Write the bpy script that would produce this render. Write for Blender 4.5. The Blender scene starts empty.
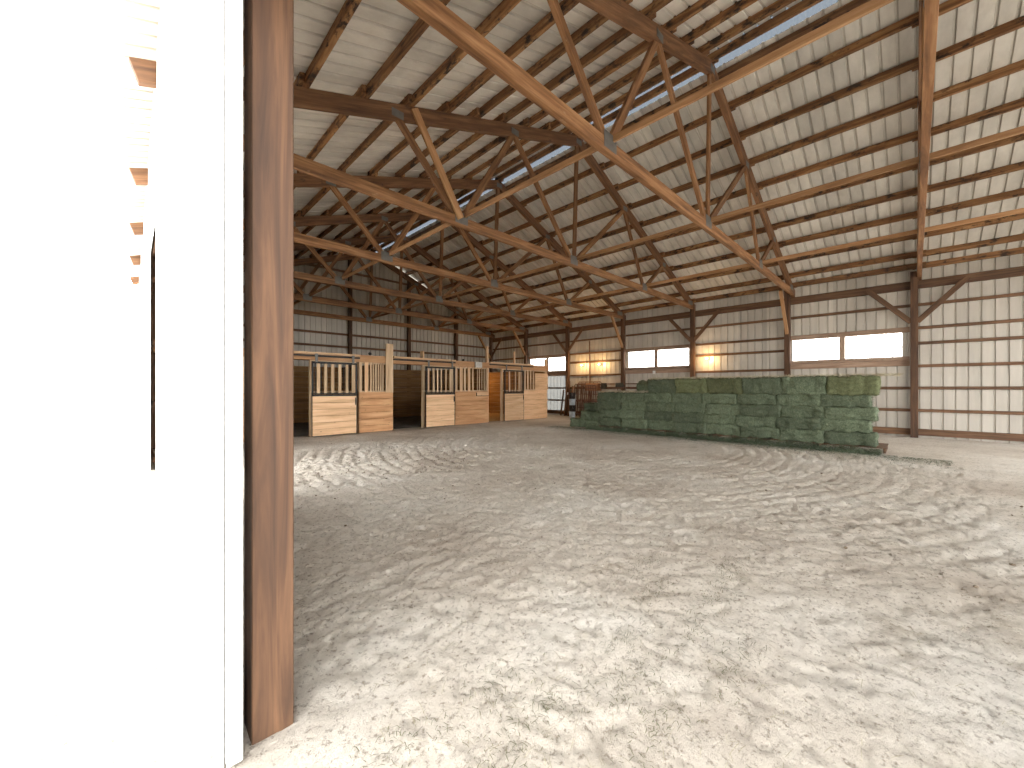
import bpy, bmesh, math, random
import numpy as np
from mathutils import Vector, Matrix, noise
random.seed(7); rng = np.random.default_rng(7)
S = bpy.context.scene; C = S.collection
PI = math.pi
# ---------------------------------------------------------------- dimensions (metres): X across the barn, Y along it
XL, XR = 0.28, 16.2            # inside faces of the two eave walls
YN, YF = -6.15, 18.45          # inside faces of the two gable walls
XA, ZA, SLL, SLR = 8.4, 8.0, 0.345, 0.422   # ridge, top of the trusses at the ridge, roof slope
ZP = 0.155                      # purlin height
CHB, CHH = 4.53, 0.19          # bottom chord underside and depth
def slope(x): return SLR if x > XA else SLL
def ztruss(x): return ZA - slope(x)*abs(x-XA)
def zroof(x): return ztruss(x) + ZP

# ---------------------------------------------------------------- materials
def new_mat(name):
    m = bpy.data.materials.new(name); m.use_nodes = True
    nt = m.node_tree; b = nt.nodes['Principled BSDF']
    return m, nt, b
def nd(nt, t, **kw):
    n = nt.nodes.new(t)
    for k, v in kw.items():
        if k in n.inputs: n.inputs[k].default_value = v
        else: setattr(n, k, v)
    return n
def ramp(nt, stops):
    r = nt.nodes.new('ShaderNodeValToRGB'); e = r.color_ramp.elements
    while len(e) < len(stops): e.new(0.5)
    for i, (p, c) in enumerate(stops):
        e[i].position = p; e[i].color = (c[0], c[1], c[2], 1)
    return r
def coords(nt, kind='Object', scale=(1,1,1), rand=40.0):
    tc = nt.nodes.new('ShaderNodeTexCoord'); mp = nt.nodes.new('ShaderNodeMapping')
    mp.inputs['Scale'].default_value = scale
    if rand:
        oi = nt.nodes.new('ShaderNodeObjectInfo'); mu = nd(nt, 'ShaderNodeMath', operation='MULTIPLY'); mu.inputs[1].default_value = rand
        ad = nd(nt, 'ShaderNodeVectorMath', operation='ADD')
        nt.links.new(oi.outputs['Random'], mu.inputs[0]); nt.links.new(tc.outputs[kind], ad.inputs[0]); nt.links.new(mu.outputs[0], ad.inputs[1])
        nt.links.new(ad.outputs[0], mp.inputs['Vector'])
    else: nt.links.new(tc.outputs[kind], mp.inputs['Vector'])
    return mp
def bump(nt, b, src, strength=.3, dist=.01):
    bp = nd(nt, 'ShaderNodeBump', Strength=strength, Distance=dist)
    nt.links.new(src, bp.inputs['Height']); nt.links.new(bp.outputs[0], b.inputs['Normal']); return bp
def wood(name, dark, mid, light, along=1.3, across=16, rough=.75, knots=0.0, contrast=1.0, axis=0, wear=None):
    m, nt, b = new_mat(name); L = nt.links
    sc = [across]*3; sc[axis] = along
    mp = coords(nt, 'Object', sc)
    n1 = nd(nt, 'ShaderNodeTexNoise', Scale=1.0, Detail=6.0, Roughness=.6, Distortion=.6); L.new(mp.outputs[0], n1.inputs['Vector'])
    w = .5/contrast if contrast else .5
    r = ramp(nt, [(max(0,.5-.22*contrast), dark), (.5, mid), (min(1,.5+.2*contrast), light)]); L.new(n1.outputs[0], r.inputs[0])
    col = r.outputs[0]
    oi = nt.nodes.new('ShaderNodeObjectInfo')
    hs = nd(nt, 'ShaderNodeHueSaturation'); mr = nd(nt, 'ShaderNodeMapRange'); mr.inputs[3].default_value = .8; mr.inputs[4].default_value = 1.2
    L.new(oi.outputs['Random'], mr.inputs[0]); L.new(mr.outputs[0], hs.inputs['Value']); L.new(col, hs.inputs['Color']); col = hs.outputs[0]
    if wear:      # blotches of residue or old stain with a shape of their own
        mp2 = coords(nt, 'Object', [3 if i != axis else 1.6 for i in range(3)], 23.0)
        n2 = nd(nt, 'ShaderNodeTexNoise', Scale=2.2, Detail=5.0, Roughness=.7); L.new(mp2.outputs[0], n2.inputs['Vector'])
        r2 = ramp(nt, [(wear[1], (0,0,0)), (wear[1]+.1, (1,1,1))]); L.new(n2.outputs[0], r2.inputs[0])
        mx = nd(nt, 'ShaderNodeMix', data_type='RGBA'); L.new(r2.outputs[0], mx.inputs[0]); L.new(col, mx.inputs[6]); mx.inputs[7].default_value = (*wear[0], 1); col = mx.outputs[2]
    if knots:
        mp3 = coords(nt, 'Object', [7 if i != axis else 3.4 for i in range(3)], 11.0)
        v = nd(nt, 'ShaderNodeTexVoronoi', Scale=1.0); L.new(mp3.outputs[0], v.inputs['Vector'])
        r3 = ramp(nt, [(0, (1,1,1)), (knots, (0,0,0))]); L.new(v.outputs['Distance'], r3.inputs[0])
        mx = nd(nt, 'ShaderNodeMix', data_type='RGBA'); L.new(r3.outputs[0], mx.inputs[0]); L.new(col, mx.inputs[6]); mx.inputs[7].default_value = (dark[0]*.45, dark[1]*.4, dark[2]*.35, 1); col = mx.outputs[2]
    L.new(col, b.inputs['Base Color']); b.inputs['Roughness'].default_value = rough
    bump(nt, b, n1.outputs[0], .25, .004)
    return m
def plain(name, c, rough=.6, metal=0.0, var=.15, scale=8.0):
    m, nt, b = new_mat(name)
    mp = coords(nt, 'Object', (1,1,1)); n = nd(nt, 'ShaderNodeTexNoise', Scale=scale, Detail=5.0); nt.links.new(mp.outputs[0], n.inputs['Vector'])
    r = ramp(nt, [(.3, [x*(1-var) for x in c]), (.7, [min(1, x*(1+var)) for x in c])]); nt.links.new(n.outputs[0], r.inputs[0])
    nt.links.new(r.outputs[0], b.inputs['Base Color']); b.inputs['Roughness'].default_value = rough; b.inputs['Metallic'].default_value = metal
    return m
def siding(name, c, streak_axis, panel_axis, dirt=(.30,.25,.19), dirt_amt=.35, rough=.45, ribs=None):
    m, nt, b = new_mat(name); L = nt.links
    sc = [2.6]*3; sc[streak_axis] = .25
    mp = coords(nt, 'Object', sc, 0)
    n = nd(nt, 'ShaderNodeTexNoise', Scale=1.0, Detail=6.0, Roughness=.65); L.new(mp.outputs[0], n.inputs['Vector'])
    r = ramp(nt, [(.32, [x*.80 for x in c]), (.62, [min(1, x*1.06) for x in c])]); L.new(n.outputs[0], r.inputs[0])
    # sheets 0.914 m wide each with a slightly different tone
    tc = nt.nodes.new('ShaderNodeTexCoord'); sp = nt.nodes.new('ShaderNodeSeparateXYZ'); L.new(tc.outputs['Object'], sp.inputs[0])
    dv = nd(nt, 'ShaderNodeMath', operation='DIVIDE'); dv.inputs[1].default_value = .9144; L.new(sp.outputs[panel_axis], dv.inputs[0])
    fl = nd(nt, 'ShaderNodeMath', operation='FLOOR'); L.new(dv.outputs[0], fl.inputs[0])
    wn = nd(nt, 'ShaderNodeTexWhiteNoise', noise_dimensions='1D'); L.new(fl.outputs[0], wn.inputs['W'])
    mr = nd(nt, 'ShaderNodeMapRange'); mr.inputs[3].default_value = .84; mr.inputs[4].default_value = 1.1; L.new(wn.outputs[0], mr.inputs[0])
    hs = nd(nt, 'ShaderNodeHueSaturation'); L.new(mr.outputs[0], hs.inputs['Value']); L.new(r.outputs[0], hs.inputs['Color'])
    n2 = nd(nt, 'ShaderNodeTexNoise', Scale=.9, Detail=8.0, Roughness=.7); L.new(tc.outputs['Object'], n2.inputs['Vector'])
    r2 = ramp(nt, [(.5, (0,0,0)), (.75, (dirt_amt,)*3)]); L.new(n2.outputs[0], r2.inputs[0])
    mx = nd(nt, 'ShaderNodeMix', data_type='RGBA'); L.new(r2.outputs[0], mx.inputs[0]); L.new(hs.outputs[0], mx.inputs[6]); mx.inputs[7].default_value = (*dirt, 1)
    col = mx.outputs[2]
    if ribs is not None:      # rib shade painted into the sheet colour, a dark line per rib
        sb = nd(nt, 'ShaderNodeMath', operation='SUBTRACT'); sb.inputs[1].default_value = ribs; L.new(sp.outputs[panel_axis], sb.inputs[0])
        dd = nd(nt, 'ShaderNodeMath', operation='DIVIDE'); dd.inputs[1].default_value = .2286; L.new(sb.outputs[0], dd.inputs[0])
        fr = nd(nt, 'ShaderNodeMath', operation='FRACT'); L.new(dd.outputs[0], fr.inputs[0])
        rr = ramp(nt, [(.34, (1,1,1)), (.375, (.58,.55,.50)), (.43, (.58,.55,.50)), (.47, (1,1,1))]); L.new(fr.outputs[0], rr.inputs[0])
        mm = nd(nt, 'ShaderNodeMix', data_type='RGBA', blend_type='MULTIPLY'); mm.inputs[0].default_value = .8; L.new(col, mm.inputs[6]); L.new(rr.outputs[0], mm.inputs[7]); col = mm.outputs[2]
    L.new(col, b.inputs['Base Color']); b.inputs['Roughness'].default_value = rough; b.inputs['Metallic'].default_value = .15
    return m
M = {}
M['truss'] = wood('truss_wood', (.075,.030,.011), (.20,.092,.035), (.34,.18,.08), 1.1, 15, wear=((.40,.25,.14), .66))
M['chord'] = wood('top_chord_wood', (.06,.026,.011), (.15,.07,.03), (.26,.13,.06), 1.1, 15, wear=((.05,.03,.018), .60))
M['purlin'] = wood('purlin_wood', (.05,.021,.008), (.20,.092,.034), (.40,.22,.095), 1.0, 13, contrast=1.1, wear=((.028,.015,.008), .52))
M['post'] = wood('post_wood', (.03,.015,.008), (.08,.038,.018), (.16,.08,.038), .9, 14)
M['girt'] = wood('girt_wood', (.05,.024,.011), (.125,.062,.03), (.21,.11,.055), 1.0, 14)
M['brace'] = wood('brace_wood', (.20,.10,.045), (.36,.19,.085), (.48,.29,.15), 1.1, 14)
M['pine'] = wood('pale_pine', (.48,.30,.16), (.66,.43,.25), (.76,.54,.34), .9, 9, knots=.13, contrast=1.1)
M['cedar'] = wood('reddish_pine', (.33,.16,.07), (.52,.28,.13), (.66,.41,.22), .8, 8, knots=.12, contrast=1.2)
M['slat'] = wood('slat_wood', (.36,.23,.13), (.54,.38,.23), (.68,.52,.34), .9, 12)
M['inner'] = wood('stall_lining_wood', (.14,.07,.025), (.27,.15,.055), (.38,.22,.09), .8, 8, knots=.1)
M['trim'] = wood('window_frame_wood', (.20,.12,.08), (.33,.22,.15), (.45,.32,.23), 1, 12)
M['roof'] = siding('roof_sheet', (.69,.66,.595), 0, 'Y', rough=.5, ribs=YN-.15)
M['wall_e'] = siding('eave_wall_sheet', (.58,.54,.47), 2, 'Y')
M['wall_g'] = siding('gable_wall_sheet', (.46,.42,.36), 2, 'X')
M['wall_o'] = siding('outer_wall_sheet', (.80,.80,.79), 2, 'Y', dirt_amt=.1)
M['plate'] = plain('galvanised_plate', (.16,.155,.145), .6, .5)
M['black'] = plain('black_steel', (.018,.016,.015), .5, .4)
M['steel'] = plain('grey_steel', (.48,.47,.45), .45, .6)
M['whitep'] = plain('white_plastic', (.78,.77,.74), .4)
M['blackp'] = plain('black_rubber', (.02,.02,.022), .5)
M['pale'] = plain('pale_blue_plastic', (.50,.58,.64), .4)
M['rust'] = plain('rusty_pipe', (.14,.065,.04), .7, .2, .35, 20)
M['rustblanket'] = plain('rust_orange_cloth', (.36,.17,.09), .9)
M['darkblanket'] = plain('dark_cloth', (.05,.045,.03), .9)
M['twine'] = plain('twine', (.22,.20,.10), .8)
M['concrete'] = plain('yard_gravel', (.50,.47,.42), .95, 0, .25, 30)
# translucent sheet for the eave windows and the ridge light
def translucent(name, c, clear):
    m = bpy.data.materials.new(name); m.use_nodes = True; nt = m.node_tree; nt.nodes.clear()
    o = nt.nodes.new('ShaderNodeOutputMaterial'); t = nd(nt, 'ShaderNodeBsdfTranslucent', Color=(*c,1)); d = nd(nt, 'ShaderNodeBsdfTransparent', Color=(*c,1))
    g = nd(nt, 'ShaderNodeBsdfGlossy', Roughness=.2, Color=(1,1,1,1))
    mp = coords(nt, 'Object', (.3,40,.3), 0); n = nd(nt, 'ShaderNodeTexNoise', Scale=1.0); nt.links.new(mp.outputs[0], n.inputs['Vector'])
    r = ramp(nt, [(.3, (clear*.8,)*3), (.7, (clear*1.2,)*3)]); nt.links.new(n.outputs[0], r.inputs[0])
    x = nt.nodes.new('ShaderNodeMixShader'); x2 = nd(nt, 'ShaderNodeMixShader', Fac=.05)
    nt.links.new(r.outputs[0], x.inputs[0]); nt.links.new(t.outputs[0], x.inputs[1]); nt.links.new(d.outputs[0], x.inputs[2])
    nt.links.new(x.outputs[0], x2.inputs[1]); nt.links.new(g.outputs[0], x2.inputs[2]); nt.links.new(x2.outputs[0], o.inputs[0])
    return m
M['pane'] = translucent('clear_window_sheet', (.97,.97,.96), .72)
M['ridge'] = translucent('ridge_light_sheet', (.036,.042,.049), .3)
def glow(name, c, s):
    m, nt, b = new_mat(name); b.inputs['Base Color'].default_value = (*c,1); b.inputs['Emission Color'].default_value = (*c,1); b.inputs['Emission Strength'].default_value = s; return m
M['bulb'] = glow('lit_bulb', (1,.62,.25), 60)
def sand_mat():
    m, nt, b = new_mat('arena_sand'); L = nt.links
    tc = nt.nodes.new('ShaderNodeTexCoord')
    a = nd(nt, 'ShaderNodeTexNoise', Scale=.55, Detail=7.0, Roughness=.62); L.new(tc.outputs['Object'], a.inputs['Vector'])
    r = ramp(nt, [(.34, (.52,.455,.38)), (.5, (.645,.59,.51)), (.66, (.725,.685,.615))]); L.new(a.outputs[0], r.inputs[0])
    c = nd(nt, 'ShaderNodeTexNoise', Scale=34.0, Detail=7.0, Roughness=.75); L.new(tc.outputs['Object'], c.inputs['Vector'])
    r2 = ramp(nt, [(.36, (.36,.32,.28)), (.47, (1,1,1)), (.64, (1,1,1)), (.75, (1.2,1.2,1.18))]); L.new(c.outputs[0], r2.inputs[0])
    mx = nd(nt, 'ShaderNodeMix', data_type='RGBA', blend_type='MULTIPLY'); mx.inputs[0].default_value = .8; L.new(r.outputs[0], mx.inputs[6]); L.new(r2.outputs[0], mx.inputs[7])
    # chaff and dung trodden into the sand in front of the hay and the stalls
    d = nd(nt, 'ShaderNodeTexNoise', Scale=1.7, Detail=9.0, Roughness=.75, Distortion=.5); L.new(tc.outputs['Object'], d.inputs['Vector'])
    r3 = ramp(nt, [(.56, (0,0,0)), (.70, (.55,.55,.55))]); L.new(d.outputs[0], r3.inputs[0])
    m2 = nd(nt, 'ShaderNodeMix', data_type='RGBA'); L.new(r3.outputs[0], m2.inputs[0]); L.new(mx.outputs[2], m2.inputs[6]); m2.inputs[7].default_value = (.30,.25,.175,1)
    L.new(m2.outputs[2], b.inputs['Base Color']); b.inputs['Roughness'].default_value = 1; b.inputs['Specular IOR Level'].default_value = .1
    f = nd(nt, 'ShaderNodeTexNoise', Scale=30.0, Detail=9.0, Roughness=.8); L.new(tc.outputs['Object'], f.inputs['Vector'])
    bump(nt, b, f.outputs[0], 1.0, .03)
    return m
M['sand'] = sand_mat()
def hay_mat(name, stops):
    m, nt, b = new_mat(name); L = nt.links
    mp = coords(nt, 'Object', (16, 34, 22)); n = nd(nt, 'ShaderNodeTexNoise', Scale=1.0, Detail=7.0, Roughness=.75, Distortion=1.5); L.new(mp.outputs[0], n.inputs['Vector'])
    r = ramp(nt, stops); L.new(n.outputs[0], r.inputs[0])
    mp2 = coords(nt, 'Object', (3,3,3), 17.0); n2 = nd(nt, 'ShaderNodeTexNoise', Scale=1.0, Detail=3.0); L.new(mp2.outputs[0], n2.inputs['Vector'])
    oi = nt.nodes.new('ShaderNodeObjectInfo'); ad = nd(nt, 'ShaderNodeMath', operation='ADD'); L.new(n2.outputs[0], ad.inputs[0]); L.new(oi.outputs['Random'], ad.inputs[1])
    mr = nd(nt, 'ShaderNodeMapRange'); mr.inputs[1].default_value = .2; mr.inputs[2].default_value = 1.7; mr.inputs[3].default_value = .6; mr.inputs[4].default_value = 1.5; L.new(ad.outputs[0], mr.inputs[0])
    hs = nd(nt, 'ShaderNodeHueSaturation'); L.new(mr.outputs[0], hs.inputs['Value']); L.new(r.outputs[0], hs.inputs['Color'])
    L.new(hs.outputs[0], b.inputs['Base Color']); b.inputs['Roughness'].default_value = .95
    bump(nt, b, n.outputs[0], .9, .02)
    return m
M['hay'] = hay_mat('green_hay', [(.28,(.022,.032,.016)), (.48,(.085,.110,.066)), (.62,(.155,.182,.115)), (.80,(.38,.39,.28))])
M['haytan'] = hay_mat('tan_green_hay', [(.28,(.03,.032,.014)), (.48,(.085,.098,.045)), (.62,(.15,.16,.08)), (.80,(.38,.35,.21))])
M['straw'] = hay_mat('dry_straw', [(.3,(.30,.26,.17)), (.6,(.50,.45,.33)), (.8,(.75,.72,.62))])
M['wisp'] = hay_mat('trodden_hay', [(.3,(.12,.115,.065)), (.6,(.22,.21,.125)), (.8,(.34,.32,.21))])
M['clod'] = plain('dark_clod', (.17,.13,.09), 1)

# ---------------------------------------------------------------- object helpers
def tag(o, label=None, cat=None, group=None, kind=None):
    if label: o['label'] = label
    if cat: o['category'] = cat
    if group: o['group'] = group
    if kind: o['kind'] = kind
    return o
def thing(name, loc, label, cat, group=None, rz=0.0, kind=None):
    o = bpy.data.objects.new(name, None); C.objects.link(o); o.empty_display_size = .1
    o.location = loc; o.rotation_euler = (0,0,rz)
    return tag(o, label, cat, group, kind)
def mesh(name, V, F, mat, parent=None, loc=(0,0,0), rot=None, smooth=False):
    me = bpy.data.meshes.new(name); me.from_pydata([tuple(v) for v in V], [], F); me.update()
    if isinstance(mat, (list, tuple)):
        for k in mat: me.materials.append(k)
    else: me.materials.append(mat)
    if smooth: me.polygons.foreach_set('use_smooth', [True]*len(me.polygons))
    o = bpy.data.objects.new(name, me); C.objects.link(o); o.location = loc
    if rot is not None: o.rotation_euler = rot
    if parent: o.parent = parent
    return o
def box_vf(cx, cy, cz, sx, sy, sz, ch=.004):
    """chamfered box: 24 vertices"""
    hx, hy, hz = sx/2, sy/2, sz/2; c = min(ch, hx*.4, hy*.4, hz*.4)
    bm = bmesh.new(); bmesh.ops.create_cube(bm, size=1)
    for v in bm.verts: v.co = Vector((v.co.x*sx, v.co.y*sy, v.co.z*sz))
    if c > 0: bmesh.ops.bevel(bm, geom=bm.edges[:], offset=c, segments=1, affect='EDGES')
    bm.verts.index_update()
    V = [(v.co.x+cx, v.co.y+cy, v.co.z+cz) for v in bm.verts]; F = [[v.index for v in f.verts] for f in bm.faces]; bm.free()
    return V, F
def join(*vfs):
    V, F = [], []
    for v, f in vfs:
        k = len(V); V += list(v); F += [[i+k for i in q] for q in f]
    return V, F
def tube_vf(pts, r, n=8, cap=True):
    V, F = [], []; pts = [Vector(p) for p in pts]
    for i, p in enumerate(pts):
        d = (pts[min(i+1, len(pts)-1)] - pts[max(i-1, 0)]).normalized()
        a = d.orthogonal().normalized() if abs(d.z) > .95 else d.cross(Vector((0,0,1))).normalized(); b = d.cross(a)
        rr = r[i] if isinstance(r, (list, tuple)) else r
        for k in range(n):
            t = 2*PI*k/n; V.append(p + a*math.cos(t)*rr + b*math.sin(t)*rr)
    for i in range(len(pts)-1):
        for k in range(n): F.append([i*n+k, i*n+(k+1)%n, (i+1)*n+(k+1)%n, (i+1)*n+k])
    if cap: F.append(list(range(n))[::-1]); F.append([(len(pts)-1)*n+k for k in range(n)])
    return V, F
def lathe_vf(prof, n=20):
    V, F = [], []
    for r, z in prof:
        for k in range(n): V.append((r*math.cos(2*PI*k/n), r*math.sin(2*PI*k/n), z))
    for i in range(len(prof)-1):
        for k in range(n): F.append([i*n+k, i*n+(k+1)%n, (i+1)*n+(k+1)%n, (i+1)*n+k])
    F.append(list(range(n))[::-1]); F.append([(len(prof)-1)*n+k for k in range(n)])
    return V, F
BEAMS = {}
def beam(name, p0, p1, w, h, mat, parent=None, ploc=(0,0,0), ch=.004, seg=None):
    """timber from p0 to p1 (centre line), w across, h in its upright direction; its own X runs along the grain"""
    p0, p1 = Vector(p0), Vector(p1); d = p1-p0; L = d.length; x = d.normalized()
    up = Vector((0,0,1)) if abs(x.z) < .99 else Vector((1,0,0))
    y = up.cross(x).normalized(); z = x.cross(y)
    V, F = box_vf(0,0,0, L, w, h, ch)
    R = Matrix((x, y, z)).transposed()
    o = mesh(name, V, F, mat, parent, (p0+p1)/2 - Vector(ploc), R.to_euler())
    return o
def dup(root, loc, **kw):
    r = root.copy(); C.objects.link(r); r.location = loc
    for k, v in kw.items(): r[k] = v
    for ch in list(root.children):
        c = ch.copy(); C.objects.link(c); c.parent = r
        for g in list(ch.children):
            d = g.copy(); C.objects.link(d); d.parent = c
    return r
ORD = ['first','second','third','fourth','fifth','sixth','seventh','eighth','ninth','tenth','eleventh','twelfth','thirteenth','fourteenth','fifteenth']

# ---------------------------------------------------------------- ribbed metal sheet
def ribbed(name, origin, sdir, tdir, ndir, length, t0, t1, mat, holes=(), cuts=(), parent=None, label=None, cat=None):
    """sheet metal with trapezoid ribs every 229 mm; ribs stand proud on the ndir side. t1 may be a function of s"""
    o, sd, td, ndr = Vector(origin), Vector(sdir), Vector(tdir), Vector(ndir)
    pts = []; per = .2286; k = 0; s = 0
    while s < length:
        for q, hgt in ((0,0), (.088,0), (.096,.030), (.124,.030), (.132,0)):
            if s+q < length: pts.append((s+q, hgt))
        s += per
    pts.append((length, 0))
    for c in list(cuts) + [e for h in holes for e in h[:2]]:
        pts.append((c, 0))
    pts = sorted(set(pts))
    f1 = t1 if callable(t1) else (lambda s: t1)
    ts = sorted({e for h in holes for e in h[2:]})
    V, F = [], []; rows = len(ts)+2
    for s, hgt in pts:
        top = f1(s)
        for t in [t0]+[min(e, top) for e in ts]+[top]:
            V.append(o + sd*s + td*t + ndr*hgt)
    for i in range(len(pts)-1):
        sm = (pts[i][0]+pts[i+1][0])/2
        for r in range(rows-1):
            a = ([t0]+ts+[1e9])[r]; b = (ts+[1e9])[r] if r < len(ts) else 1e9
            if any(h[0] <= sm <= h[1] and h[2] <= a+1e-6 and b <= h[3]+1e-6 for h in holes): continue
            F.append([i*rows+r, (i+1)*rows+r, (i+1)*rows+r+1, i*rows+r+1])
    ob = mesh(name, V, F, mat, parent)
    if label: tag(ob, label, cat, None, 'structure')
    return ob

# ---------------------------------------------------------------- the sand floor
def vnoise(x, y, seed):
    r = np.random.default_rng(seed); n = 256; tab = r.random((n, n))
    xi = np.floor(x).astype(int); yi = np.floor(y).astype(int); fx = x-xi; fy = y-yi
    fx = fx*fx*(3-2*fx); fy = fy*fy*(3-2*fy)
    a = tab[xi % n, yi % n]; b = tab[(xi+1) % n, yi % n]; c = tab[xi % n, (yi+1) % n]; d = tab[(xi+1) % n, (yi+1) % n]
    return (a*(1-fx)+b*fx)*(1-fy) + (c*(1-fx)+d*fx)*fy - .5
def fbm(x, y, f, seed, octs=3):
    h = 0; a = 1
    for k in range(octs): h = h + a*vnoise(x*f, y*f, seed+k); f *= 2.1; a *= .5
    return h
def axis(spans):
    out = []
    for a, b, st in spans: out += list(np.arange(a, b-1e-6, st))
    out.append(spans[-1][1]); return np.array(out)
xs = axis([(-4, -.3, .08), (-.3, 8.2, .022), (8.2, 17.0, .07)]); ys = axis([(-7.2, -.6, .09), (-.6, 5.5, .026), (5.5, 10.0, .019), (10.0, 18.6, .08)])
GX, GY = np.meshgrid(xs, ys, indexing='ij')
rdg = 1-2*np.abs(fbm(GX+.25*fbm(GX,GY,2.0,77), GY*1.2, 4.2, 9, 3))
H = .012*fbm(GX, GY, .8, 1) + .006*fbm(GX, GY, 2.7, 5) + .010*fbm(GX, GY, 9.0, 15, 2) - .015*np.clip(rdg-.84, 0, 1)/.16 - .009*np.clip(1-2*np.abs(fbm(GX*1.15, GY, 9.5, 55, 2))-.8, 0, 1)/.2
cx0, cy0 = 8.6, 6.0       # harrow and lunging tracks go round this spot
rad = np.hypot(GX-cx0, GY-cy0) + .16*fbm(GX, GY, .5, 31)
msk = np.clip(fbm(GX, GY, .55, 41)+.6, 0, 1)*np.clip((9.5-rad)/1.5, 0, 1)*np.clip((rad-1.6)/.6, 0, 1)
arc = np.abs(((rad/.27) % 1)-.5)*2
H -= msk*np.exp(-((1-arc)/.40)**2)*(.012+.034*np.clip((GY-5.6)/1.2, 0, 1)*np.clip((9.8-GY)/.8, 0, 1))
def stamp(px, py, ang, a, b, dep, rim):
    i0, i1 = np.searchsorted(xs, [px-3*a, px+3*a]); j0, j1 = np.searchsorted(ys, [py-3*a, py+3*a])
    if i1 <= i0 or j1 <= j0: return
    X = GX[i0:i1, j0:j1]-px; Y = GY[i0:i1, j0:j1]-py; c, s = math.cos(ang), math.sin(ang)
    q = np.sqrt(((X*c+Y*s)/a)**2 + ((-X*s+Y*c)/b)**2)
    H[i0:i1, j0:j1] += -dep*np.clip(1.25-q, 0, 1)**.7*(q < 1.25) + rim*np.exp(-((q-1.35)/.28)**2)
for k in range(380):       # hoof marks in the trodden corner by the stalls
    u = rng.normal(3.7, 1.3); v = rng.normal(7.2, 1.1)
    if u > .6: stamp(u, v, rng.uniform(0, PI), rng.uniform(.055,.085), rng.uniform(.040,.06), rng.uniform(.030,.060), .0015)
for k in range(420):       # scuffs and boot prints nearer the doorway
    u = rng.uniform(.3, 6.5); v = rng.uniform(-.4, 6.0)
    stamp(u, v, rng.uniform(0, PI), rng.uniform(.06,.13), rng.uniform(.035,.07), rng.uniform(.004,.014), rng.uniform(.002,.006))
for k in range(260):
    u = rng.uniform(4, 11); v = rng.uniform(0, 11)
    stamp(u, v, rng.uniform(0, PI), rng.uniform(.08,.14), rng.uniform(.05,.08), rng.uniform(.006,.02), .006)
edge = np.clip((GX-10.6)/.8, 0, 1)*(GY < 10) + np.clip((GY-11.3)/.6, 0, 1)      # flat where things stand
edge = np.clip(np.maximum(edge, np.clip((.9-GX)/.3, 0, 1)*.6), 0, 1)
H = H*(1-.85*edge) - .012
nx, ny = GX.shape
V = np.stack([GX, GY, H], -1).reshape(-1, 3)
ii, jj = np.meshgrid(np.arange(nx-1), np.arange(ny-1), indexing='ij'); a = (ii*ny+jj).ravel()
Fq = np.stack([a, a+ny, a+ny+1, a+1], -1)
me = bpy.data.meshes.new('floor'); me.vertices.add(len(V)); me.vertices.foreach_set('co', V.ravel())
me.loops.add(Fq.size); me.loops.foreach_set('vertex_index', Fq.ravel().astype(np.int32))
me.polygons.add(len(Fq)); me.polygons.foreach_set('loop_start', np.arange(0, Fq.size, 4, dtype=np.int32)); me.polygons.foreach_set('loop_total', np.full(len(Fq), 4, dtype=np.int32))
me.polygons.foreach_set('use_smooth', [True]*len(Fq)); me.update(calc_edges=True); me.validate(); me.materials.append(M['sand'])
fl = bpy.data.objects.new('floor', me); C.objects.link(fl); tag(fl, 'pale sand arena floor with hoof marks and harrow rings', 'floor', None, 'structure')
def hfloor(x, y):
    i = min(max(np.searchsorted(xs, x), 0), nx-1); j = min(max(np.searchsorted(ys, y), 0), ny-1); return float(H[i, j])
yard = mesh('ground', [(-70,-70,-.12), (90,-70,-.12), (90,90,-.12), (-70,90,-.12)], [[0,1,2,3]], M['concrete']); tag(yard, 'pale gravel yard around the barn', 'ground', None, 'structure')

# loose straw and wisps on the sand: uncountable
def slivers(name, n, pick, mat, lo, hi, wid, label, cat):
    V, F = [], []
    for k in range(n):
        x, y = pick(); z = hfloor(x, y)+.004; t = random.uniform(0, 2*PI); L = random.uniform(lo, hi)/2; w = random.uniform(wid*.6, wid)
        dx, dy = math.cos(t)*L, math.sin(t)*L; ex, ey = -math.sin(t)*w, math.cos(t)*w; b = random.uniform(0, .010); e = random.uniform(0, .012); k0 = len(V)
        V += [(x-dx-ex, y-dy-ey, z), (x-dx+ex, y-dy+ey, z), (x+ex*1.2, y+ey*1.2, z+b+.003), (x-ex*1.2, y-ey*1.2, z+b+.003), (x+dx+ex, y+dy+ey, z+e), (x+dx-ex, y+dy-ey, z+e), (x, y, z+b+.003+w)]
        F += [[k0,k0+1,k0+2,k0+3], [k0+3,k0+2,k0+4,k0+5], [k0+2,k0+3,k0+6]]
    return tag(mesh(name, V, F, mat), label, cat, None, 'stuff')
def pk1():
    r = .7+7.5*random.random()**1.5; t = math.radians(random.uniform(-8, 75)); return r*math.cos(t)+.3, r*math.sin(t)
slivers('straw', 1300, pk1, M['straw'], .02, .08, .0013, 'loose pale straw stems strewn over the sand floor', 'straw')
cl = [(2.05,1.15),(1.75,.95),(2.4,.9),(2.6,1.25),(2.9,.95),(2.2,.65),(1.6,.75),(1.4,1.15),(1.05,1.1),(1.25,1.4),(.72,1.42),(3.4,1.0),(3.0,1.5)]
def pk2():
    c = random.choice(cl); return max(.3, random.gauss(c[0], .16)), random.gauss(c[1], .06)
slivers('hay_wisps', 1500, pk2, M['wisp'], .010, .035, .0014, 'dull green wisps of trodden hay near the doorway', 'hay')
def pk3():
    y = random.uniform(-.5, 9.3); return 11.35-abs(random.gauss(0, .45)), y
slivers('spilled_hay', 5200, pk3, M['hay'], .04, .16, .0035, 'spilled green hay along the foot of the bale stack', 'hay')
V, F = [], []
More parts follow.
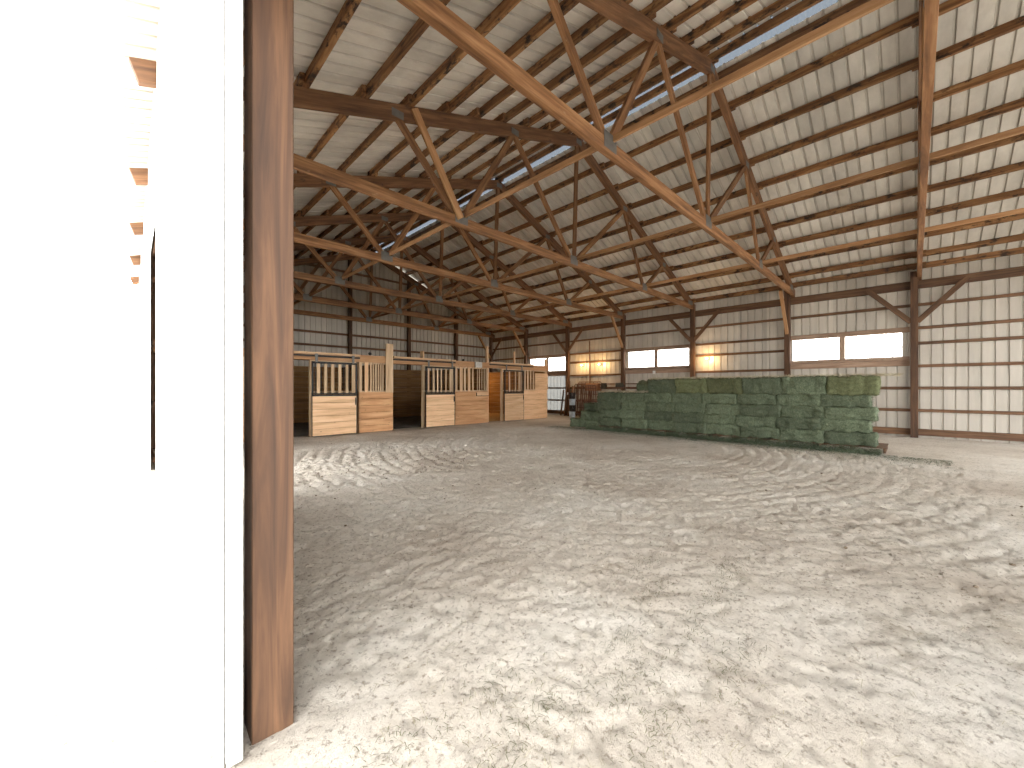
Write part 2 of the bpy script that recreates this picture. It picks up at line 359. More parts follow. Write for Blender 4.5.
for k in range(330):
    if k < 230: x, y = rng.normal(3.6, 1.2), rng.normal(7.3, 1.1)
    else: x, y = pk1()
    if x < .6 or math.hypot(x, y) < 4.2: continue
    bm = bmesh.new(); bmesh.ops.create_icosphere(bm, subdivisions=1, radius=random.uniform(.006,.017)); bm.verts.index_update(); k0 = len(V); z = hfloor(x, y)
    for v in bm.verts: V.append((v.co.x*random.uniform(.8,1.4)+x, v.co.y*random.uniform(.8,1.4)+y, v.co.z*random.uniform(.5,.9)+z+.008))
    F += [[v.index+k0 for v in f.verts] for f in bm.faces]; bm.free()
tag(mesh('dirt_clods', V, F, M['clod'], smooth=True), 'small dark clods scattered over the sand by the stalls', 'dirt', None, 'stuff')

# ---------------------------------------------------------------- roof sheets and walls
LY = YF-YN+.3
def roof_half(name, side, x_in, label):
    x_out = (XL-.35) if side < 0 else (XR+.35)
    SL = SLR if side > 0 else SLL; L = math.hypot(x_out-x_in, SL*(x_out-x_in)); dx = (x_out-x_in)/L; dz = -SL*abs(x_out-x_in)/L
    if side < 0: x_in = XA; L = math.hypot(x_out-x_in, SL*(x_out-x_in))
    nrm = Vector((SL*(1 if side > 0 else -1), 0, 1)).normalized()
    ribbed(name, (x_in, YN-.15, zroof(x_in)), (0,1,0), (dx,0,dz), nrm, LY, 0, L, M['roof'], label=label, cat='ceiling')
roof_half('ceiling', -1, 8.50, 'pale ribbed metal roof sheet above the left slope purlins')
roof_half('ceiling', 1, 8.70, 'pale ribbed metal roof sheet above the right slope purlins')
# ridge light: a raised corrugated translucent cap
V, F = [], []; n = int(LY/.04)
for i in range(n+1):
    y = YN-.15+i*LY/n
    for x, z in ((8.1, zroof(8.1)+.03), (8.4, zroof(8.4)+.05), (8.9, zroof(8.9)+.03)): V.append((x, y, z+.008*(i % 2)))
for i in range(n):
    for k in range(2): F.append([i*3+k, i*3+k+1, i*3+k+4, i*3+k+3])
tag(mesh('ridge_skylight', V, F, M['ridge']), 'translucent ridge cap glowing along the peak of the roof', 'skylight', None, 'structure')
WIN = [(6.38, 9.05), (12.56, 15.12), (.25, 2.9)]          # right eave wall: window bays (Y from, Y to)
wz0, wz1 = 2.32, 3.02
ribbed('wall_right', (XR+.02, YN, 0), (0,1,0), (0,0,1), (1,0,0), YF-YN, -.12, zroof(XR), M['wall_e'], holes=[(a-YN, b-YN, wz0, wz1) for a, b in WIN]+[(12.62-YN, 13.98-YN, .06, 2.04)], label='tan ribbed metal wall behind the hay with a band of windows', cat='wall')
def gable_top(s): return zroof(XL+s) - (.075 if 9.2 < XL+s < 11.9 else .0)
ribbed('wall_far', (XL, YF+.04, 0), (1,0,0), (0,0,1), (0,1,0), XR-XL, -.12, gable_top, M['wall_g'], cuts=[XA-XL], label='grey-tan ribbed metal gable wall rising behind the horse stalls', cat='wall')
ribbed('wall_near', (XL, YN-.02, 0), (1,0,0), (0,0,1), (0,-1,0), XR-XL, -.12, gable_top, M['wall_g'], holes=[(1.6, 15.2, -.12, 4.4)], cuts=[XA-XL], label='ribbed metal gable wall with an added wide opening that lets in light', cat='wall')  # unseen opening behind the camera, added and widened to brighten floor and stalls
DOORA = (-1.85, 1.79, 3.05); DOORB = (6.3, 9.1, 3.6)
HL = [(DOORA[0]-YN, DOORA[1]-YN, -.12, 3.05), (DOORB[0]-YN, DOORB[1]-YN, -.12, 3.7)]
ribbed('wall_left', (XL-.03, YN, 0), (0,1,0), (0,0,1), (-1,0,0), YF-YN, -.12, zroof(XL), M['wall_o'], holes=HL, label='white ribbed metal wall with the open doorway', cat='wall')

# ---------------------------------------------------------------- trusses
TY = [-3.05, -.1, 2.88, 6.16, 9.24, 12.3, 15.35, 18.25]
def make_truss(y, label):
    P = Vector((XA, y, 0)); t = thing('roof_truss', P, label, 'roof truss', 'roof trusses')
    tw, th = .10, .25; dz = th*1.066/2
    for sgn, xe in ((-1, XL-.25), (1, XR+.25)):
        beam('top_chord', (XA, y, ZA-dz), (xe, y, ztruss(xe)-dz), tw, th, M['chord'], t, P)
    beam('bottom_chord', (XL+.02, y, CHB+CHH/2), (XR-.02, y, CHB+CHH/2), .085, CHH, M['truss'], t, P)
    def zt(x): return ztruss(x)-2*dz+.07
    zb = CHB+CHH*.7
    for xb, xt in ((4.6,3.25),(4.6,6.05),(8.2,6.05),(8.25,8.37),(8.2,10.75),(12.0,10.75),(12.0,13.4)):
        nm = 'king_post' if abs(xb-xt) < .2 else 'web'
        beam(nm, (xb+(xt-xb)*.02, y, zb), (xt, y, zt(xt)), .06 if nm == 'web' else .05, .125, M['truss'], t, P)
    for xb in (4.6, 8.2, 12.0):
        Vp, Fp = join(box_vf(0,-.0455,0,.30,.006,.22,.001), box_vf(0,.0455,0,.30,.006,.22,.001))
        mesh('gusset_plate', Vp, Fp, M['plate'], t, Vector((xb, y, CHB+CHH-.03))-P)
    for xt in (3.25, 6.05, 8.4, 10.75, 13.4):
        Vp, Fp = join(box_vf(0,-.053,0,.22,.006,.13,.001), box_vf(0,.053,0,.22,.006,.13,.001))
        mesh('gusset_plate', Vp, Fp, M['plate'], t, Vector((xt, y, zt(xt)+.02))-P)
    for xe in (XL+.55, XR-.5):
        Vp, Fp = join(box_vf(0,-.053,0,.4,.006,.16,.001), box_vf(0,.053,0,.4,.006,.16,.001))
        mesh('gusset_plate', Vp, Fp, M['plate'], t, Vector((xe, y, CHB+CHH+.02))-P)
    return t
t0 = make_truss(TY[2], 'timber roof truss crossing the top of the view, its corner out of frame')
names = {0:'timber roof truss behind the doorway, second nearest the near gable', 1:'timber roof truss straight above the doorway', 3:'timber roof truss carried by the post between window and right hay end', 4:'timber roof truss ending on the post left of the hay-side window', 5:'timber roof truss meeting the post beside the pipe panels', 6:'timber roof truss meeting the post behind the last stall door', 7:'timber roof truss set against the far gable wall'}
T = {2: t0}
for i, y in enumerate(TY):
    if i != 2: T[i] = dup(t0, (XA, y, 0), label=names[i])
# a second, paler diagonal nailed to the near face of the fourth truss
b = beam('web', (3.55, TY[3]-.075, 6.27), (4.56, TY[3]-.075, 4.66), .04, .15, M['brace'], T[3], (XA, TY[3], 0)); b['label'] = 'paler diagonal nailed on the near face'

# purlins on top of the trusses
pl_left = [7.93, 7.18, 6.43, 5.69, 4.98, 4.25, 3.48, 2.67, 1.78, .95, .38]; pl_right = [8.84]+[9.5+.752*k for k in range(9)]+[16.02]
def purlin(x, label):
    s = 1 if x > XA else -1; P = (x, YN, ztruss(x)+ZP/2)
    t = thing('roof_purlin', P, label, 'purlin', 'roof purlins on the left slope' if s < 0 else 'roof purlins on the right slope')
    off = 0
    for i, (ya, yb) in enumerate(zip([YN]+TY, TY+[YF])):     # one timber per bay, lapped over the trusses
        if yb-ya < .12: continue
        off = .036 if i % 2 else -.036
        beam('bay_timber', (x+off, max(YN, ya-.13), P[2]), (x+off, min(YF, yb+.13), P[2]), .072, ZP-.004, M['purlin'], t, P)
    return t
for k, x in enumerate(pl_left): purlin(x, f'{ORD[k]} roof purlin down from the ridge on the left slope')
purlin(8.44, 'ridge purlin on the shaded side of the skylight strip')
for k, x in enumerate(pl_right): purlin(x, f'{ORD[k]} roof purlin down from the ridge on the right slope')
# runners lying on the bottom chords
for x, lab in ((4.68, 'long horizontal runner on the truss chords nearest the doorway'), (8.33, 'long horizontal runner along the middle of the truss chords'), (12.12, 'long horizontal runner on the truss chords nearest the hay')):
    tag(beam('truss_runner', (x, YN, CHB+CHH+.045), (x, YF, CHB+CHH+.045), .04, .088, M['brace']), lab, 'runner', 'runners on the bottom chords')

# ---------------------------------------------------------------- posts, headers, braces
PY = [-6.05, -3.05, .0, 3.02, 6.16, 9.24, 12.4, 15.35, 18.35]
plab = ['corner post beside the near gable','post behind the hay end','post by the near end of the hay','post between lamp bay and hay near end','dark post between the right lamp and the hay window','dark post left of the window above the hay','warm lit post between the far window and the pipe panels','dark post behind the last horse stall','far corner post behind the stalls, with crossed braces']
for k, y in enumerate(PY):
    x = XR-.142; P = (x, y, 0)
    t = thing('timber_post', P, plab[k] if k not in (1,2,3) else plab[k]+', right eave wall', 'post', 'posts along the right eave wall')
    beam('shaft', (x, y, -.05), (x, y, 4.72), .16, .16, M['post'], t, P)
    if k % 2 == 0 or k == 8:
        for s in (-1, 1):
            if YN+.1 < y+s*1.0 < YF-.05: beam('knee_brace', (x-.05, y+s*.06, 3.28), (x-.05, y+s*1.0, 4.36), .045, .13, M['girt'], t, P)
    if k % 2 == 1 or k == 8:
        beam('knee_brace', (x-.05, y, 3.25), (x-.98, y, CHB+.03), .09, .10, M['brace'], t, P)
for (a, b), lab in (((YN, 6.16), 'long dark header beam over the hay, nearer half of right wall'), ((6.16, YF), 'long dark header beam above the windows, farther half of right wall')):
    tag(beam('header_beam', (XR-.03, a, 4.36), (XR-.03, b, 4.36), .05, .24, M['girt']), lab, 'beam', 'header beams on the right wall')
for k, y in enumerate([-6.05, -3.05, -1.95, 1.90, 4.0, 6.2, 9.2, 12.3, 15.3, 18.35]):
    w = ['corner post of the near gable','post well behind the doorway','post on the near side of the doorway','post on the stall side of the doorway','post between the two doorways','near post of the second doorway','far post of the second doorway','post at the front of the stalls','post beside the first stall','far corner post'][k]
    tag(beam('timber_post', (XL+.14, y, -.05), (XL+.14, y, 4.9), .15, .15, M['post']), w+', left eave wall', 'post', 'posts along the left eave wall')
for a, b, z, lab in ((-2.05, 1.95, 3.17, 'header beam over the open doorway'), (6.1, 9.3, 3.82, 'header beam over the second doorway')):
    tag(beam('header_beam', (XL+.03, a, z), (XL+.03, b, z), .06, .24, M['girt']), lab+', left wall', 'beam')
for a, z0, z1, lab in ((1.815, 0, 3.05, 'white metal trim down the doorway jamb'), ):
    tag(beam('trim_1', (XL-.0, a, z0), (XL-.0, a, z1), .11, .05, M['whitep']), lab, 'trim', None, 'structure')
tag(beam('header_beam', (XL+.05, YN, 4.75), (XL+.05, YF, 4.75), .05, .24, M['girt']), 'long plate beam along the top of the left wall', 'beam')
gp = [1.3, 4.3, 7.35, 10.4, 13.4]
for k, x in enumerate(gp):
    w = ['at the back left of the first stall','above the first sliding stall door','second post of the gable above the first stall panel','third post of the gable above the open stall','fourth post of the gable above the second stall panel'][k]
    tag(beam('gable_post', (x, YF-.1, -.05), (x, YF-.1, ztruss(x)-.02), .16, .15, M['post']), f'tall dark post on the far gable, {w}' if k < 2 else f'tall dark {w}', 'post', 'posts on the far gable wall')
for x, w in ((1.75, 'left'), (15.6, 'right')):
    tag(beam('gable_post', (x, YN+.1, -.05), (x, YN+.1, ztruss(x)-.02), .16, .15, M['post']), f'post on the {w} of the added wide near gable opening', 'post', 'posts on the near gable wall')
# girts
def girt(p0, p1, lab, grp, w=.04, h=.10, mat='girt'):
    tag(beam('wall_girt', p0, p1, w, h, M[mat]), lab, 'girt', grp)
glz = [(1.1,'lowest'),(2.0,'second lowest'),(2.65,'third lowest'),(3.3,'fourth lowest'),(3.88,'fifth lowest'),(4.68,'sixth lowest'),(5.4,'third highest'),(6.1,'second highest'),(6.8,'highest')]
for z, w in glz:
    a, b = max(XL+.02, XA-(ZA-z)/SLL), min(XR-.02, XA+(ZA-z)/SLR)
    girt((a, YF, z), (b, YF, z), f'{w} girt across the far gable wall', 'girts on the far gable wall')
bays = list(zip(PY[:-1], PY[1:])); bn = ['near corner bay','bay behind the hay end','bay with the near window','bay with the right lamp','bay with the window above the hay','bay with the twin lamps','bay with the far window','corner bay behind the stalls']
for (a, b), w in zip(bays, bn):
    win = any(a < (c+d)/2 < b for c, d in WIN)
    for z, hn in ((.14,'skirting'),(.76,'low'),(1.40,'waist-high'),(2.03,'shoulder-high'),(2.68,'mid-height'),(3.12,'upper'),(3.78,'highest')):
        if win and hn in ('mid-height','upper','shoulder-high'): continue
        girt((XR-.03, a+.08, z), (XR-.03, b-.08, z), f'{hn} girt in the {w} of the right wall', 'girts on the right wall', .04, .19 if hn == 'skirting' else .085)
for z, hn in ((.14,'skirting'),(1.1,'waist-high'),(2.2,'head-high'),(3.3,'upper')):
    for a, b, w in ((YN+.1, -2.0, 'behind the doorway'), (1.9, 6.1, 'between the two doorways'), (9.3, YF, 'beside the stalls')):
        girt((XL+.02, a, z), (XL+.02, b, z), f'{hn} girt on the left wall {w}', 'girts on the left wall')

# ---------------------------------------------------------------- windows of the right wall
wl = ['two-pane window above the hay bales', 'two-pane window beyond the far end of the stalls', 'two-pane window at the near end of the hay wall']
for k, (a, b) in enumerate(WIN):
    P = (XR, a, 0); m = (a+b)/2+.02
    t = thing(f'window_{k+1}', P, wl[k], 'window', None, 0, 'structure')
    for nm, p0, p1, w, h in (('window_frame', (XR-.01, a-.16, wz1+.075), (XR-.01, b+.12, wz1+.075), .07, .15), ('window_sill', (XR-.03, a-.16, wz0-.06), (XR-.03, b+.12, wz0-.06), .12, .11), ('sill_board', (XR-.02, a-.16, wz0-.2), (XR-.02, b+.12, wz0-.2), .05, .16), ('mullion', (XR-.01, m, wz0), (XR-.01, m, wz1), .13, .07)):
        beam(nm, p0, p1, w, h, M['trim'], t, P)
    for p, q in ((a, m-.06), (m+.06, b)):
        Vp, Fp = box_vf(0,0,0, .006, q-p, wz1-wz0, 0); mesh('pane', Vp, Fp, M['pane'], t, (0.01, (p+q)/2-a, (wz0+wz1)/2))

M['white_sheet'] = translucent('white_fibreglass_sheet', (.088,.088,.084), .05)
dr = ribbed('door_1', (XR+.006, 12.62, 0), (0,1,0), (0,0,1), (1,0,0), 1.36, .06, 2.04, M['white_sheet'], label='white translucent ribbed door between the last stall and the warm post', cat='door')
# ---------------------------------------------------------------- lamps on the right wall
def wall_lamp(y, z, lab, power):
    P = (XR-.05, y, z); t = thing('wall_lamp', P, lab, 'lamp', 'bare bulbs on the right wall')
    Vb, Fb = join(box_vf(.02,0,.03,.05,.10,.10,.004)); mesh('junction_box', Vb, Fb, M['steel'], t)
    Vs, Fs = lathe_vf([(.028,0),(.034,.02),(.03,.06),(.022,.075)], 14); sk = mesh('socket', Vs, Fs, M['whitep'], t, (-.005,0,.03), (0,-PI/2,0))
    Vl, Fl = lathe_vf([(.013,0),(.016,.02),(.028,.045),(.031,.065),(.026,.085),(.012,.098),(.002,.1)], 16); mesh('bulb', Vl, Fl, M['bulb'], sk, (0,0,.065), None, True)
    l = bpy.data.lights.new('bulb_light', 'POINT'); l.energy = power; l.color = (1,.62,.27); l.shadow_soft_size = .04
    o = bpy.data.objects.new('bulb_light', l); C.objects.link(o); o.parent = t; o.location = (-.34,0,.03)
wall_lamp(11.52, 2.50, 'lit bare bulb on the right wall nearest the warm post', 30)
wall_lamp(10.5, 2.50, 'lit bare bulb on the right wall, nearer the hay window of the pair', 30)
wall_lamp(5.62, 2.52, 'lit bare bulb glowing above the right end of the hay', 28)
Vb, Fb = join(box_vf(0,0,0,.06,.10,.14,.006), box_vf(-.035,0,-.02,.02,.04,.05,.004)); tag(mesh('outlet_box', Vb, Fb, M['whitep'], None, (XR-.08, 7.80, 2.07)), 'small white outlet box below the middle of the hay window', 'outlet')

# ---------------------------------------------------------------- horse stalls
YS = 12.06
def planks_vf(x0, x1, z0, z1, n, th, y, gap=.006):
    h = (z1-z0)/n; out = []
    for k in range(n): out.append(box_vf((x0+x1)/2, y+random.uniform(-.002,.002), z0+h*(k+.5), x1-x0, th, h-gap, .006))
    return join(*out)
def planks(name, x0, x1, z0, z1, n, th, mat, parent, loc):
    V, F = planks_vf(-(x1-x0)/2, (x1-x0)/2, z0, z1, n, th, 0); return mesh(name, V, F, mat, parent, loc)
def stall_door(x0, x1, lab, slats, slatmat, y=YS-.16, n=6):
    kx = .985; x0 *= kx; x1 *= kx; slats = [(q*kx, sw) for q, sw in slats]; xm = (x0+x1)/2; w = x1-x0; P = (xm, y, 0); t = thing('stall_door', P, lab, 'stall door', 'sliding stall doors')
    f = []
    for s in (-1, 1): f.append(box_vf(s*(w/2-.02), 0, 1.09, .04, .05, 2.14, .003))
    for z, h in ((.045,.05), (1.18,.05), (1.235,.03), (2.13,.06)): f.append(box_vf(0, 0, z, w, .05, h, .003))
    V, F = join(*f); o = mesh('frame', V, F, M['black'], t); o['label'] = 'black steel frame'
    planks('wood_panel', x0+.008, x1-.034, .03, 1.165, n, .040, M['pine'], t, (-.013,-.022,0))
    for sx, sw in slats:
        Vs, Fs = box_vf(0,0,0,.86,.022,sw,.003); mesh('slat', Vs, Fs, slatmat, t, (sx-xm, 0, 1.68), (0,-PI/2,0))
    for k in range(int(w/.16)):
        Vb, Fb = tube_vf([(x0+.1+k*.16-xm, .0, 1.2), (x0+.1+k*.16-xm, .0, 2.12)], .010, 8); mesh('bar', Vb, Fb, M['black'], o, (0,.018,0))
    for s in (-1, 1):
        V, F = join(box_vf(s*(w/2-.12), -.02, 2.26, .07, .012, .24, .003), tube_vf([(s*(w/2-.12), -.03, 2.34), (s*(w/2-.12), .01, 2.34)], .045, 14)); mesh('roller_hanger', V, F, M['plate'], t)
    V, F = join(box_vf(w/2-.06, -.035, 1.0, .03, .02, .22, .004), box_vf(w/2-.06,-.05,1.0,.02,.025,.14,.004)); mesh('handle', V, F, M['black'], o)
    return t
stall_door(3.74, 5.05, 'sliding stall door with six wide slats beside the reddish panel', [(3.92,.085),(4.12,.09),(4.32,.09),(4.53,.09),(4.74,.085),(4.93,.09)], M['slat'])
stall_door(7.50, 8.76, 'sliding stall door just right of the dark open stall', [(7.62,.06),(7.83,.08),(8.0,.05),(8.16,.05),(8.36,.06),(8.55,.05),(8.66,.05)], M['slat'])
stall_door(11.31, 12.49, 'sliding stall door right of the orange lit stall', [(11.62,.07),(11.98,.06),(12.2,.05)], M['slat'])
stall_door(-.1+.72, 1.9, 'sliding stall door nearest the left wall', [(.8,.085),(1.05,.09),(1.3,.085),(1.55,.09),(1.78,.08)], M['slat'])
def stall_panel(x0, x1, lab, slats, mat, n=6, split=1.27, solid=None, inset=0):
    kx = .9965; x0 *= kx; x1 *= kx; slats = [(q*kx, sw) for q, sw in slats]; xm = (x0+x1)/2; P = (xm, YS, 0); t = thing('stall_barrier', P, lab, 'stall front', 'fixed stall front panels')
    planks('lower_boards', x0+inset, x1, .0, split, n, .04, mat, t, (inset/2,0,0))
    for s, x in ((-1, x0+.045), (1, x1-.045)):
        Vs, Fs = box_vf(0,0,0,2.2,.09,.09,.004); mesh('end_post', Vs, Fs, M['slat'], t, (x-xm, .075, 1.1), (0,-PI/2,0))
    V, F = box_vf(0,0,0,x1-x0,.05,.05,.004); mesh('bottom_rail', V, F, M['slat'], t, (0,.04,split+.02)); mesh('top_rail', V, F, M['slat'], t, (0,.04,2.185))
    for sx, sw in slats:
        Vs, Fs = box_vf(0,0,0,.95,.024,sw,.003); mesh('slat', Vs, Fs, M['slat'] if sw < .1 else M['pine'], t, (sx-xm, -.002, split+.475), (0,-PI/2,0))
    if solid: planks('solid_boards', solid[0], solid[1], split, 2.08, 4, .03, M['pine'], t, ((solid[0]+solid[1])/2-xm, .005, 0))
    return t
p1 = stall_panel(5.11, 6.26, 'reddish stall panel left of the dark open stall, with close slats', [(5.17,.09),(5.36,.12),(5.50,.05),(5.585,.045),(5.67,.05),(5.755,.045),(5.835,.05),(5.91,.045)], M['cedar'])
V, F = box_vf(0,0,0,1.6,.03,.26,.004); mesh('tall_board', V, F, M['slat'], p1, (6.12-5.685, -.035, 2.05), (0,-PI/2,0))
p2 = stall_panel(8.79, 10.43, 'stall panel with a latch board, left of the orange lit stall', [(8.85,.09),(9.08,.14),(9.25,.08),(9.45,.125),(9.64,.07),(9.88,.03),(9.98,.03),(10.1,.03),(10.22,.03),(10.36,.08)], M['cedar'], 7)
V, F = box_vf(0,0,0,.62,.025,.14,.004); lb = mesh('latch_board', V, F, M['pine'], p2, (10.12-9.61, -.035, 1.17))
V, F = join(box_vf(0,0,-.08,.64,.03,.018,.002), box_vf(-.315,0,-.02,.016,.03,.13,.002)); mesh('latch_rail', V, F, M['black'], lb, (0, -.005, 0))
V, F = box_vf(0,0,0,.34,.06,.22,.01); o = mesh('track_bracket', V, F, M['steel'], p2, (9.85-9.61, -.10, 2.31)); o['label'] = 'grey box bracket at the top'
p3 = stall_panel(12.5, 14.1, 'last stall panel with a solid boarded upper right half', [(12.6,.085),(12.78,.085),(12.96,.08),(13.15,.085)], M['pine'], 6, 1.3, (13.22, 14.1))
stall_panel(2.0, 2.55, 'narrow stall panel left of the first visible door', [(2.1,.09),(2.28,.09),(2.46,.09)], M['cedar'])
stall_panel(7.40, 8.70, 'fixed panel hidden behind the second sliding door', [], M['inner'], inset=.1)
stall_panel(11.2, 12.44, 'fixed panel hidden behind the third sliding door', [], M['inner'], inset=.1)
stall_panel(3.7, 5.04, 'fixed panel hidden behind the first sliding door', [], M['inner'], inset=.1)
for x, z, par in ((5.46, 1.2, p1), (9.15, 1.17, p2)):
    V, F = lathe_vf([(.0,0),(.05,0),(.052,.02),(.03,.035),(.0,.036)], 16); mesh('ring_pull', V, F, M['black'], par.children[0], (x-par.location.x, -.02, z), (PI/2,0,0))
tag(beam('stall_header', (XL+.1, YS-.005, 2.32), (14.12, YS-.005, 2.32), .05, .22, M['cedar']), 'long header board above the stall doors', 'beam')
for x0, x1, z, lab in ((6.22, 8.72, 2.42, 'pale door track over the dark open stall'), (10.42, 13.0, 2.43, 'pale door track over the orange lit stall'), (2.5, 5.1, 2.40, 'door track over the first stall door')):
    P = (x0, YS-.07, z); t = thing('door_track', P, lab, 'door track', 'door tracks on the stall header')
    beam('track_board', (x0, YS-.075, z), (x1, YS-.075, z), .09, .06, M['pine'], t, P)
    V, F = box_vf((x1-x0)/2, -.01, -.075, x1-x0, .04, .05, .004); mesh('track_rail', V, F, M['black'], t)
for x, z0, z1, w, lab in ((7.38, 2.43, 2.70, .20, 'short board stub standing above the stall header'), (10.42, 0, 3.10, .10, 'pale post rising above the header left of the orange stall'), (11.93, 2.43, 2.98, .09, 'pale stub post above the orange stall door'), (14.05, 0, 2.75, .10, 'pale corner post at the end of the stalls')):
    tag(beam('stall_post', (x, YS+(.09 if z0 == 0 else .046), z0), (x, YS+(.09 if z0 == 0 else .046), z1), w, .09 if z0 == 0 else .05, M['pine']), lab, 'post', 'posts above the stall fronts')
def vwall(name, p0, p1, h, n, lab, mat):
    p0, p1 = Vector(p0), Vector(p1); d = p1-p0; L = d.length
    V, F = planks_vf(-L/2, L/2, 0, h, n, .04, 0)
    o = mesh(name, V, F, mat, None, (p0+p1)/2, (0,0,math.atan2(d.y, d.x))); tag(o, lab, 'stall wall', 'boarded stall walls'); return o
YB = 16.6
for x, lab in ((1.97,'boarded partition left of the first stall'), (6.29,'boarded partition left of the dark open stall'), (10.48,'boarded partition left of the orange lit stall'), (14.08,'boarded end wall of the last stall')):
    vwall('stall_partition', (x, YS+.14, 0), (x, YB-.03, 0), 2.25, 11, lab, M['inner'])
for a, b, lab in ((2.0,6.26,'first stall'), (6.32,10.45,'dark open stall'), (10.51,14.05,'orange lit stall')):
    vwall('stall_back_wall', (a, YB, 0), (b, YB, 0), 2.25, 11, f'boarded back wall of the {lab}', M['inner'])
# bedding in the stalls
def bedding(name, x0, x1, mat, lab):
    V, F = [], []; n, m = 40, 44
    for i in range(n+1):
        for j in range(m+1):
            x = x0+(x1-x0)*i/n; y = YS+.25+(YB-.05-YS-.25)*j/m; e = min(i, n-i, 3)/3*min(j, 4)/4
            V.append((x, y, .012+e*(.05+.05*noise.noise((x*2, y*2, 0))+.02*noise.noise((x*9, y*9, 3)))))
    for i in range(n):
        for j in range(m): k = i*(m+1)+j; F.append([k, k+m+1, k+m+2, k+1])
    tag(mesh(name, V, F, mat, smooth=True), lab, 'bedding', None, 'stuff')
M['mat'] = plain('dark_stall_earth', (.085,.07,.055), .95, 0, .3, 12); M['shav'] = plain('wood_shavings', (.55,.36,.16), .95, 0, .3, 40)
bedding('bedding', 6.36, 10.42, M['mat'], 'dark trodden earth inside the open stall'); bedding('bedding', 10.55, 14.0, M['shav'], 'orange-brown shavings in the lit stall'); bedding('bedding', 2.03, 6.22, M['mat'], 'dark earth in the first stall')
def hung_lamp(x, y, z, lab, power):
    P = (x, y, z); t = thing('stall_lamp', P, lab, 'lamp')
    Vs, Fs = lathe_vf([(.03,0),(.035,.02),(.03,.07),(.02,.08)], 14); mesh('socket', Vs, Fs, M['blackp'], t, (0,0,.0))
    Vl, Fl = lathe_vf([(.002,-.1),(.014,-.097),(.028,-.08),(.031,-.06),(.02,-.02),(.014,0)], 16); mesh('bulb', Vl, Fl, M['bulb'], t, (0,0,0), None, True)
    Vb, Fb = box_vf(0,.12,.09,.05,.28,.03,.003); mesh('bracket', Vb, Fb, M['black'], t)
    l = bpy.data.lights.new('bulb_light', 'POINT'); l.energy = power; l.color = (1,.55,.20); l.shadow_soft_size = .04
    o = bpy.data.objects.new('bulb_light', l); C.objects.link(o); o.parent = t; o.location = (0,-.05,-.2)
hung_lamp(12.7, YB-.3, 2.1, 'lit bulb bracketed to the back wall of the orange stall', 55)

# ---------------------------------------------------------------- hay bales
def bale_mesh(name, L, W, Hh, seed, mat):
    r = random.Random(seed); bm = bmesh.new(); bmesh.ops.create_cube(bm, size=1)
    bmesh.ops.subdivide_edges(bm, edges=bm.edges[:], cuts=15, use_grid_fill=True)
    off = seed*7.3; V = []
    for v in bm.verts:
        p = Vector((v.co.x*W, v.co.y*L, v.co.z*Hh))
        q = Vector((v.co.x*2, v.co.y*2, v.co.z*2)); e = sorted((abs(q.x), abs(q.y), abs(q.z)))
        p *= 1-.05*max(0, e[1]-.6)**1.4/.3
        n = Vector((q.x**5, q.y**5, q.z**5)); n = n.normalized() if n.length else n
        d = .042*noise.noise((p.x*5+off, p.y*4, p.z*5)) + .024*noise.noise((p.x*21, p.y*12+off, p.z*24))
        d += .009*math.sin(p.y*74+2.5*noise.noise((p.x*3, p.y*6, p.z*3+off)))*(1-abs(n.y))
        for ty in (-.24, .24): d -= .022*math.exp(-((p.y-ty*L)/.025)**2)
        V.append(p + n*d)
    bm.verts.index_update(); F = [[v.index for v in f.verts] for f in bm.faces]; bm.free()
    for k in range(1500):       # stems sticking out of every face
        ax = r.choice((0,0,1,2,2)); s = r.choice((-1,1)); u, w = r.uniform(-.47,.47), r.uniform(-.47,.47)
        if ax == 0: p = Vector((s*W*.495, u*L, w*Hh)); n = Vector((s,0,0))
        elif ax == 1: p = Vector((u*W, s*L*.495, w*Hh)); n = Vector((0,s,0))
        else: p = Vector((u*W, w*L, s*Hh*.49)); n = Vector((0,0,s))
        d = (n*r.uniform(.1,.6) + Vector((r.uniform(-1,1), r.uniform(-1,1), r.uniform(-1,1)))*.8).normalized()*r.uniform(.025,.075)
        q = d.cross(n).normalized()*r.uniform(.0016,.003) if d.cross(n).length > 1e-5 else Vector((0,0,.002)); g = d.cross(q).normalized()*.0018
        k0 = len(V); V += [p-q, p+q, p+g, p+d]; F += [[k0,k0+1,k0+3], [k0+1,k0+2,k0+3], [k0+2,k0,k0+3]]
    me = bpy.data.meshes.new(name); me.from_pydata([tuple(v) for v in V], [], F); me.materials.append(mat); me.update()
    me.polygons.foreach_set('use_smooth', [len(p.vertices) == 4 for p in me.polygons]); return me
BL, BW = .884, .45
BM = [bale_mesh('hay_bale', BL, BW, .290, s, M['hay']) for s in (1,2,3)] + [bale_mesh('hay_bale', BL, .34, .42, s, m) for s, m in ((4, M['hay']), (5, M['haytan']), (6, M['hay']))]
def twine_mesh(W, Hh):
    pts = []; w, h = W/2+.002-.02, Hh/2+.002-.02
    return join(*[tube_vf([(-w,y,-h),(-w,y,h),(w,y,h),(w,y,-h),(-w,y,-h)], .004, 6) for y in (-.24*BL, .24*BL)])
def bale(kind, x, y, z, lab, grp='hay bales in the stack', rz=0, ry=0):
    o = bpy.data.objects.new('hay_bale', BM[kind]); C.objects.link(o); o.location = (x, y, z); o.rotation_euler = (0, ry, rz + (PI if random.random() < .5 else 0))
    tag(o, lab, 'hay bale', grp); return o
lay = ['bottom','second','third','fourth']
XH = 11.42; Z0 = .135; HL_ = .278
ncol = 8; y_left = 7.55
